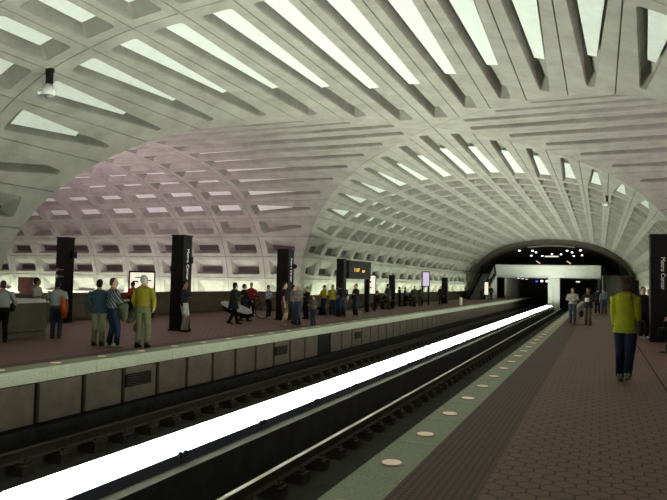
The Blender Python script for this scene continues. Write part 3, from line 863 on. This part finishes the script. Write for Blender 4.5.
    # ---- shirt
    bm = bmesh.new()
    rr = tor(.022, .95, 1.42)
    if coat:                                     # long flared garment
        hem = coat; p0 = rr[0]
        rr = [(0, p0[1], hem+dz, .225*g, .185*g), (0, p0[1], (hem+1.0)/2+dz, .205*g, .16*g), (0, p0[1], .95+dz, .185*g, .14*g)]+tor(.036, 1.0, 1.42)
    n2 = TL((0, -.005, 1.455+dz)); rr.append((n2.x, n2.y, n2.z, .088, .072))
    loft(bm, rr)
    ex = .018 if not coat else .026
    for (a, b, c) in arm:
        if sleeves == 'long': tube(bm, [a-Vector((0, 0, .0)), a.lerp(b, .3), b, b.lerp(c, .5), b.lerp(c, .96)], [.064+ex*.6, .058+ex*.5, .052+ex*.4, .046+ex*.3, .042+ex*.2], 12)
        else: tube(bm, [a, a.lerp(b, .3), a.lerp(b, .78)], [.066, .066, .064], 12)
    tm = cm(top)
    if stripes: tm = striped(top, stripes)
    remesh('jacket' if coat else 'shirt', bm, vox, tm, r)
    # ---- hair
    bm = bmesh.new()
    hv = []
    if hairstyle in ('short', 'grey'):
        ball(bm, HT((0, -.022, .032)), .083, .098, .094)
        ball(bm, HT((0, -.045, -.02)), .078, .075, .075)
    elif hairstyle == 'long':
        ball(bm, HT((0, -.022, .030)), .090, .104, .100)
        loft_at = [(0, -.05, -.16, .075, .05), (0, -.05, -.08, .092, .07), (0, -.045, 0, .095, .085), (0, -.03, .05, .085, .09)]
        hb = bmesh.new(); loft(hb, loft_at, 16)
        for v in hb.verts: v.co = HT(v.co)
        tmp = bpy.data.meshes.new('h'); hb.to_mesh(tmp); hb.free(); bm.from_mesh(tmp); bpy.data.meshes.remove(tmp)
    elif hairstyle == 'bob':
        ball(bm, HT((0, -.025, .025)), .112, .118, .108)
        ball(bm, HT((-.06, -.03, -.05)), .062, .080, .080); ball(bm, HT((.06, -.03, -.05)), .062, .080, .080); ball(bm, HT((0, -.06, -.05)), .085, .065, .085)
    elif hairstyle == 'cap':
        ball(bm, HT((0, -.015, .045)), .088, .104, .082)
        tube(bm, [HT((0, .06, .055)), HT((0, .15, .045))], [(.012, .07), (.008, .055)], 12)
    remesh('hair' if hairstyle != 'cap' else 'cap', bm, vox*.8, cm(hair, .7, 'hair'), r, 3)
    # ---- shoes
    for i, (a, b, c) in enumerate(legs):
        bm = bmesh.new(); yaw = 0
        c = c-Vector((0, 0, .085)); tilt = (feet[i][2]*2.0 if not seat else 0)
        def fp(y_, z_):
            return (c.x, c.y+y_, c.z+z_-tilt*max(0, y_+.02))
        tube(bm, [fp(-.085, .045), fp(-.06, .045), fp(.03, .045), fp(.12, .032), fp(.185, .026), fp(.20, .024)], [(.025, .03), (.045, .040), (.044, .045), (.030, .047), (.024, .036), (.010, .018)], 12)
        tube(bm, [fp(-.03, .04), fp(-.03, .12)], [.05, .045], 12)
        for v in bm.verts:
            v.co.z = max(v.co.z, c.z-.0 if tilt == 0 else -.01)
        bm_obj('shoe', bm, cm(shoes, .6, 'leather'), r, smooth=True)
    return r, arm, s
def striped(c1, c2):
    m = bpy.data.materials.new('plaid_cloth'); m.use_nodes = True; nt = m.node_tree; b = nt.nodes['Principled BSDF']; b.inputs['Roughness'].default_value = .9
    tc = nt.nodes.new('ShaderNodeTexCoord'); w = nt.nodes.new('ShaderNodeTexWave'); w.inputs['Scale'].default_value = 6.0; w.bands_direction = 'DIAGONAL'; w.inputs['Distortion'].default_value = .6
    rp = nt.nodes.new('ShaderNodeValToRGB'); rp.color_ramp.elements[0].position = .62; rp.color_ramp.elements[0].color = (*c1, 1); rp.color_ramp.elements[1].position = .74; rp.color_ramp.elements[1].color = (*c2, 1)
    nt.links.new(tc.outputs['Object'], w.inputs['Vector']); nt.links.new(w.outputs['Fac'], rp.inputs['Fac']); nt.links.new(rp.outputs['Color'], b.inputs['Base Color'])
    return m
def worn(r, s, name, label, cat, bm, m, vox=None):
    """a thing someone carries: top-level, built in the carrier's frame"""
    mw = Matrix.Translation(r.location) @ Matrix.Rotation(r.rotation_euler.z, 4, 'Z') @ Matrix.Scale(s, 4)
    c = Vector((0, 0, 0))
    for v in bm.verts: v.co = mw @ v.co
    for v in bm.verts: c += v.co
    c /= len(bm.verts); c.z = min(v.co.z for v in bm.verts)
    for v in bm.verts: v.co -= c
    if vox: o = remesh(name, bm, vox, m, None)
    else: o = bm_obj(name, bm, m, smooth=True)
    o.location = c; tag(o, label, cat); return o

BLACK = (.012, .012, .014); NAVY = (.018, .024, .05); JEAN = (.05, .07, .12)
# -- right platform
r, arm, s = person(.38, 11.45, -8, 1.85, 'woman in a long yellow-green jacket walking away on the near platform', (.27, .275, .014), (.012, .018, .042), hair=(.050, .030, .020), hairstyle='bob', arms=('close', 'close'), feet=((-.10, .12, 0), (.04, -.16, .05)), shoes=(.22, .24, .19), coat=.80, vox=.013, girth=.90, headturn=-12)
bm = bmesh.new()
tube(bm, [(.07, -.04, 1.46), (.10, -.15, 1.40), (.13, -.19, 1.22), (.17, -.19, 1.02), (.22, -.14, .97)], [(.006, .022)]*5, 8)
tube(bm, [(.07, -.04, 1.46), (.08, .10, 1.40), (.10, .17, 1.2), (.20, .16, 1.02), (.235, .05, .97)], [(.006, .018)]*5, 8)
ball(bm, (.235, -.10, .90), .075, .16, .13)
worn(r, s, 'shoulder_bag', 'black shoulder bag at the hip of the woman in yellow-green', 'bag', bm, M['black'], .012)
bm = bmesh.new(); loft(bm, [(0, -.13, 1.30, .05, .02), (0, -.14, 1.34, .10, .045), (0, -.12, 1.40, .12, .06), (0, -.08, 1.45, .10, .05)], 16)
h = bm_obj('hood', bm, cm((.27, .275, .014)), r, smooth=True)
r, arm, s = person(-1.03, 28.6, 175, 1.60, 'person in a white jacket and blue jeans walking towards the camera', (.42, .38, .34), (.045, .055, .075), hair=(.02, .015, .012), arms=('fold', 'fold'), feet=((-.10, .08, 0), (.10, -.10, .02)), coat=.93, vox=.018)
r, arm, s = person(-.42, 27.6, 160, 1.60, 'person in a dark jacket holding white papers beside the white jacket', (.035, .025, .022), (.13, .11, .09), arms=('hold', 'fold'), shoes=(.10, .012, .03), coat=.80, vox=.018)
bm = bmesh.new(); box(bm, -.15, .05, .27, .285, 1.09, 1.26); worn(r, s, 'folded_paper', 'folded white paper in the hands of the person in the dark jacket', 'paper', bm, M['white'])
bm = bmesh.new(); ball(bm, (.32, .02, .50), .09, .17, .15); tube(bm, [(.30, .08, .6), (.27, .1, .80), (.27, .02, .88), (.30, -.06, .6)], .012, 6)
worn(r, s, 'handbag', 'dark bag hanging between the two walkers ahead', 'bag', bm, M['black'], .015)
person(.22, 39.5, 10, 1.60, 'person in a light blue shirt far down the right platform', (.16, .22, .25), (.05, .06, .09), arms=('down', 'down'), vox=.022)
person(-.12, 39.9, 0, 1.62, 'dark-clothed person beside the light blue shirt far ahead', (.02, .02, .022), BLACK, vox=.022)
r, arm, s = person(1.20, 21.6, 200, 1.70, 'person in black with white shoes facing the camera near the lettered pylon', (.016, .014, .018), BLACK, shoes=(.5, .5, .5), coat=.85, vox=.018, arms=('down', 'pocket'), hairstyle='short', hair=(.03, .02, .016))
person(1.55, 24.5, 150, 1.62, 'person in dark blue waiting before the right lettered pylon', (.02, .022, .045), BLACK, vox=.020)
r, arm, s = person(1.66, 17.2, 80, 1.70, 'person in a pale patterned jacket at the right edge of the photo', (.22, .24, .22), BLACK, stripes=(.035, .04, .045), shoes=(.24, .24, .22), arms=('carry', 'carry'), feet=((-.10, .20, 0), (.10, -.16, .03)), coat=.9, vox=.016)
bm = bmesh.new(); box(bm, -.40, -.12, -.05, .42, .38, .66); bmesh.ops.recalc_face_normals(bm, faces=bm.faces[:]); bevel(bm, .05, 3); tube(bm, [(-.26, .05, .64), (-.26, .10, .82), (-.26, .26, .82), (-.26, .30, .64)], .015, 8)
worn(r, s, 'travel_bag', 'black travel bag carried by the person at the right edge', 'bag', bm, M['black'])
# -- left platform, nearest group
r, arm, s = person(-12.35, 10.75, 60, 1.52, 'person in a pale grey shirt and black trousers at the left edge', (.26, .27, .26), BLACK, arms=('down', 'pocket'), hair=(.05, .03, .02), skin=2, vox=.016, girth=1.12)
bm = bmesh.new(); ball(bm, (.27, .02, .98), .07, .13, .14); tube(bm, [(.26, 0, 1.08), (.16, -.13, 1.3), (.06, -.10, 1.46)], (.012), 8)
worn(r, s, 'shoulder_bag', 'black shoulder bag of the person at the left edge', 'bag', bm, M['black'], .014)
person(-13.95, 13.2, -70, 1.60, 'person in a white shirt behind the low concrete block wall', (.50, .50, .44), (.06, .05, .045), skin=2, arms=('hold', 'hold'), vox=.017, headturn=20)
r, arm, s = person(-12.12, 12.1, 35, 1.54, 'person in a pale blue T-shirt and jeans beside the block wall', (.30, .34, .33), (.055, .075, .11), skin=1, arms=('hold', 'down'), sleeves='short', shoes=(.04, .04, .04), vox=.015, hairstyle='short', girth=1.15)
bm = bmesh.new(); loft(bm, [(.24, -.16, .60, .04, .05), (.24, -.17, .66, .08, .10), (.22, -.17, .90, .085, .11), (.20, -.16, 1.12, .06, .08), (.16, -.12, 1.26, .03, .04)], 14)
worn(r, s, 'carry_bag', 'bright orange bag hanging beside the person in pale blue', 'bag', bm, cm((.55, .10, .02)), .014)
r, arm, s = person(-10.15, 11.33, 25, 1.60, 'person in a blue-grey jacket and khaki trousers seen from behind', (.035, .065, .085), (.20, .22, .12), hair=(.010, .009, .010), arms=('pocket', 'pocket'), coat=.84, vox=.013, girth=1.05, feet=((-.11, .02, 0), (.10, .0, 0)))
r, arm, s = person(-9.66, 11.2, -25, 1.64, 'man in a plaid shirt and dark jeans with white shoes', (.022, .028, .035), (.016, .026, .055), stripes=(.17, .19, .19), hair=(.03, .02, .015), arms=('down', 'hold'), shoes=(.55, .58, .52), vox=.013, headturn=-40, feet=((-.10, -.03, 0), (.12, .08, 0)))
bm = bmesh.new(); ball(bm, (.22, .18, 1.02), .10, .14, .10); loft(bm, [(.24, .20, .68, .09, .06), (.23, .20, .82, .13, .09), (.22, .19, 1.0, .12, .10), (.21, .18, 1.10, .07, .07)], 14)
worn(r, s, 'folded_jacket', 'olive jacket over the arm of the man in the plaid shirt', 'jacket', bm, cm((.085, .095, .055)), .014)
r, arm, s = person(-9.14, 11.55, 12, 1.73, 'grey-haired man in a yellow-olive shirt and green trousers', (.24, .20, .02), (.135, .145, .07), hair=(.34, .36, .33), hairstyle='grey', arms=('carry', 'pocket'), sleeves='long', shoes=(.03, .025, .02), vox=.013, girth=1.06, feet=((-.12, .0, 0), (.10, .05, 0)))
bm = bmesh.new(); loft(bm, [(-.34, .06, .56, .05, .05), (-.36, .06, .62, .12, .08), (-.33, .08, .74, .14, .09), (-.28, .12, .86, .10, .07), (-.25, .16, .93, .05, .05)], 14); ball(bm, (-.22, .08, .46), .05, .05, .11)
worn(r, s, 'folded_jacket', 'crumpled olive jacket held by the grey-haired man in yellow', 'jacket', bm, cm((.07, .075, .045)), .014)
person(-15.75, 19.3, 150, 1.5, 'person in an orange-red top standing before the lit map case', (.50, .055, .02), (.02, .02, .03), skin=1, arms=('lap', 'lap'), vox=.018)
r, arm, s = person(-10.93, 15.62, -80, 1.58, 'person in a black top and white trousers leaning at the lettered pylon', (.014, .014, .02), (.45, .44, .40), arms=('fold', 'down'), skin=2, vox=.016, feet=((-.09, .03, 0), (.09, .0, 0)))
# -- person with the long case and others round the bicycle
r, arm, s = person(-11.55, 19.35, -60, 1.56, 'person in a long dark green coat carrying the white-topped case', (.022, .034, .030), (.02, .018, .02), hair=(.012, .01, .012), hairstyle='long', arms=('hold', 'carry'), coat=.62, vox=.016, girth=1.25, feet=((-.10, .18, 0), (.10, -.16, .03)), lean=.08)
person(-11.95, 20.75, -50, 1.50, 'dark figure walking just behind the long case', (.018, .02, .022), BLACK, arms=('down', 'swing'), coat=.7, vox=.018, feet=((-.10, -.14, .02), (.10, .18, 0)))
o = empty('instrument_case', L(-11.72, 19.85, .52), 0, 'long white-topped dark case carried beside the green coat', 'case')
o.rotation_euler = (math.radians(38), math.radians(17), math.radians(12))
bm = bmesh.new(); ls = []
for q in range(15):
    t = -1+2*q/14; w = .20*math.sqrt(max(0.0, 1-t*t))**.8+.004; ls.append((t*.68, w))
def hull(zb, zt, ex, m, nm):
    bm = bmesh.new()
    A = [bm.verts.new((x*ex, -w*ex, zt)) for x, w in ls]; B = [bm.verts.new((x*ex, w*ex, zt)) for x, w in ls]
    C_ = [bm.verts.new((x*ex*.86, -w*ex*.7, zb)) for x, w in ls]; D_ = [bm.verts.new((x*ex*.86, w*ex*.7, zb)) for x, w in ls]
    for q in range(14):
        for a, b in ((A, B), (B, D_), (D_, C_), (C_, A)): bm.faces.new((a[q], a[q+1], b[q+1], b[q]))
    bm.faces.new((A[0], B[0], D_[0], C_[0])); bm.faces.new((A[-1], C_[-1], D_[-1], B[-1]))
    return bm_obj(nm, bm, m, o)
bm.free()
hull(-.26, 0, 1.0, M['black'], 'case_body'); hull(.0, .035, .98, cm((.55, .58, .56), .6), 'lid')
person(-12.75, 22.7, -150, 1.54, 'person in a red jacket standing behind the long case', (.34, .02, .025), BLACK, arms=('hold', 'pocket'), vox=.018, shoes=(.4, .4, .4), hair=(.03, .02, .016))
r, arm, s = person(-12.25, 23.2, -95, 1.46, 'cyclist in a white and navy jacket behind the bicycle', (.40, .42, .48), (.018, .02, .03), stripes=(.03, .035, .12), arms=('hold', 'hold'), vox=.018, shoes=(.5, .5, .5), hair=(.015, .012, .01))
# bicycle
def bicycle(x, y, rz, label):
    r = empty('bicycle', L(x, y, 0), rz, label, 'bicycle')
    R_ = .335
    for yy, nm in ((-.52, 'rear_wheel'), (.52, 'front_wheel')):
        bm = bmesh.new()
        pts = [(0, yy+R_*math.cos(a), R_+.01+R_*math.sin(a)) for a in [2*math.pi*q/32 for q in range(33)]]
        tube(bm, pts, .020, 8, cap=False)
        w_ = bm_obj(nm, bm, M['rubber'], r)
        bm = bmesh.new()
        for q in range(14):
            a = 2*math.pi*q/14; tube(bm, [(0, yy, R_+.01), (0, yy+R_*.96*math.cos(a), R_+.01+R_*.96*math.sin(a))], .0025, 4)
        bm_obj('spokes', bm, M['grey'], w_)
        bm = bmesh.new(); cyl(bm, (0, yy, R_+.01), .03, .09, 12, 'X'); bm_obj('hub', bm, M['grey'], w_)
    bm = bmesh.new(); c0 = (0, -.08, .30); seat_ = (0, -.22, .78); hd = (0, .34, .80); hl = (0, .38, .66); rr_ = (0, -.52, R_+.01); fr_ = (0, .52, R_+.01)
    for a, b in ((c0, seat_), (c0, hl), (seat_, hd), (hd, hl), (seat_, rr_), (c0, rr_), (hl, fr_)): tube(bm, [a, b], .017, 8)
    bm_obj('frame', bm, cm((.05, .015, .02), .4, 'paint'), r)
    bm = bmesh.new(); loft(bm, [(0, -.24, .84, .05, .12), (0, -.24, .88, .065, .13), (0, -.24, .90, .04, .10)], 14); tube(bm, [(0, -.22, .76), (0, -.24, .86)], .014, 8); bm_obj('saddle', bm, M['black'], r)
    bm = bmesh.new(); tube(bm, [(0, .34, .78), (0, .32, .95)], .014, 8); tube(bm, [(-.28, .26, .96), (-.1, .33, .96), (.1, .33, .96), (.28, .26, .96)], .013, 8); bm_obj('handlebar', bm, M['black'], r)
    for sx in (-1, 1):
        bm = bmesh.new(); tube(bm, [(sx*.05, -.08, .30), (sx*.07, -.08+.12*sx, .30-.10*sx)], .009, 6); box(bm, sx*.07 if sx > 0 else -.15, .15 if sx > 0 else -.07, -.12+.12*sx, -.04+.12*sx, .29-.10*sx, .31-.10*sx); bm_obj('pedal', bm, M['grey'], r)
bicycle(-12.42, 22.15, math.radians(-35), 'dark bicycle standing on the left platform beside the lettered pylon')
# -- group beside the pylon
person(-9.75, 19.6, -70, 1.60, 'person in a black T-shirt and khaki shorts facing the tracks', (.015, .014, .016), (.10, .085, .05), shorts=True, sleeves='short', arms=('down', 'down'), shoes=(.45, .44, .38), vox=.015, skin=0, feet=((-.12, .06, 0), (.12, -.05, 0)))
person(-9.62, 20.4, 165, 1.56, 'man in a white cap and grey shirt with arms folded', (.22, .215, .19), (.035, .06, .10), hairstyle='cap', hair=(.55, .55, .52), arms=('fold', 'fold'), sleeves='short', shoes=(.06, .05, .045), vox=.015, girth=1.08)
person(-10.15, 21.1, -60, 1.5, 'pale-topped person half hidden behind the man in the white cap', (.35, .34, .30), (.12, .10, .08), arms=('down', 'down'), vox=.018)
person(-10.8, 23.7, 160, 1.42, 'person all in black standing behind the child', (.010, .010, .012), BLACK, arms=('chin', 'fold'), vox=.017)
person(-8.98, 20.3, 170, 1.13, 'child in a grey-brown top with folded arms near the platform edge', (.12, .10, .085), (.022, .028, .045), arms=('fold', 'hold'), skin=2, vox=.017, girth=1.05)
person(-11.45, 27.0, 150, 1.48, 'shorter dark-haired person in yellow behind the child', (.45, .37, .02), (.02, .03, .05), arms=('fold', 'fold'), vox=.018)
person(-11.15, 27.3, 190, 1.52, 'fair-haired person in a yellow jacket beside the shorter one', (.50, .42, .03), (.03, .05, .08), hair=(.40, .30, .10), hairstyle='long', arms=('down', 'hold'), coat=.86, vox=.018)
person(-11.75, 26.6, -60, 1.2, 'dark figure crouched on the bench left of the yellow jackets', (.06, .04, .035), BLACK, seat=True, arms=('lap', 'lap'), vox=.02)
r, arm, s = person(-10.2, 26.1, 30, 1.60, 'person in dark clothes with long dark hair before the slim pylon', (.02, .018, .022), (.035, .05, .075), hairstyle='long', arms=('fold', 'down'), vox=.017)
bm = bmesh.new(); ball(bm, (.26, .06, .98), .07, .15, .14); tube(bm, [(.24, 0, 1.08), (.16, -.12, 1.32), (.08, -.08, 1.45)], .012, 6)
worn(r, s, 'shoulder_bag', 'pale bag between the dark-haired pair at the slim pylon', 'bag', bm, cm((.45, .43, .42)), .014)
person(-10.45, 26.35, 60, 1.54, 'pale-sleeved person left of the dark-haired pair', (.30, .30, .32), (.03, .04, .06), arms=('fold', 'down'), vox=.018)
person(-10.0, 27.2, 150, 1.58, 'person in a dark top with a yellow collar facing the dark-haired one', (.025, .022, .02), (.022, .03, .05), arms=('hold', 'down'), vox=.017, shoes=(.4, .4, .4))
# -- far left platform
def far(x, y, rz, H, lb, c1, c2=BLACK, **kw): return person(x, y, rz, H, lb, c1, c2, vox=.024, **kw)
far(-11.65, 35.2, -80, 1.5, 'dark seated figure nearest the white lit poster', (.015, .015, .02), seat=True, arms=('lap', 'lap'))
far(-11.65, 36.2, -80, 1.55, 'dark seated figure in the middle of the poster bench', (.02, .018, .02), seat=True, arms=('lean', 'lap'), lean=.3)
far(-11.65, 37.1, -95, 1.5, 'dark seated figure at the far end of the poster bench', (.025, .025, .025), seat=True, arms=('lap', 'lean'), lean=.15)
far(-11.1, 35.4, -40, 1.60, 'standing man in grey-green beside the seated passengers', (.07, .08, .065), (.09, .09, .06), arms=('fold', 'down'))
far(-12.1, 41.1, -80, 1.40, 'dark silhouette standing left of the person in blue', (.014, .014, .016), arms=('down', 'hold'))
far(-11.85, 41.6, 120, 1.36, 'person in a blue top against the bright wall', (.06, .09, .20), arms=('fold', 'hold'))
far(-11.15, 41.3, 170, 1.50, 'person in olive green left of the violet poster', (.07, .085, .05), (.05, .06, .035), arms=('down', 'down'), coat=.8)
far(-10.9, 41.9, 190, 1.46, 'second person in olive close to the violet poster', (.06, .07, .05), (.04, .05, .04))
far(-12.0, 42.3, -90, 1.4, 'seated figure under the violet poster, left one', (.02, .02, .03), seat=True, arms=('lap', 'lap'))
far(-12.0, 43.2, -90, 1.45, 'seated figure under the violet poster, right one', (.015, .015, .02), seat=True, arms=('lean', 'lap'), lean=.25)
far(-10.5, 46.1, 180, 1.50, 'lone black silhouette standing on the far left platform', (.012, .012, .014), arms=('down', 'down'))
far(-9.9, 65.3, 180, 1.6, 'dark figure beside the narrow lit sign under the mezzanine', (.02, .02, .02))

# ------------------------------------------------------------------ camera, world, colour
f, yaw, pit, rol = 652.586, .388, .0487, .02
Fv = Vector((-math.sin(yaw)*math.cos(pit), math.cos(yaw)*math.cos(pit), math.sin(pit)))
R0 = Vector((math.cos(yaw), math.sin(yaw), 0)); U0 = R0.cross(Fv)
Rv = R0*math.cos(rol)+U0*math.sin(rol); Uv = -R0*math.sin(rol)+U0*math.cos(rol)
cam = bpy.data.cameras.new('camera'); co = bpy.data.objects.new('camera', cam); COL.objects.link(co)
cam.sensor_width = 36; cam.lens = 36*f/667; cam.clip_end = 300; cam.clip_start = .05
co.matrix_world = Matrix(((Rv.x, Uv.x, -Fv.x, 0), (Rv.y, Uv.y, -Fv.y, 0), (Rv.z, Uv.z, -Fv.z, 1.5*S), (0, 0, 0, 1)))
SC.camera = co
w = bpy.data.worlds.new('station'); SC.world = w; w.use_nodes = True
w.node_tree.nodes['Background'].inputs[0].default_value = (.5, .52, .45, 1); w.node_tree.nodes['Background'].inputs[1].default_value = .0
SC.view_settings.view_transform = 'Standard'; SC.view_settings.look = 'None'; SC.view_settings.gamma = 1; SC.view_settings.use_curve_mapping = False
SC.view_settings.exposure = -.80
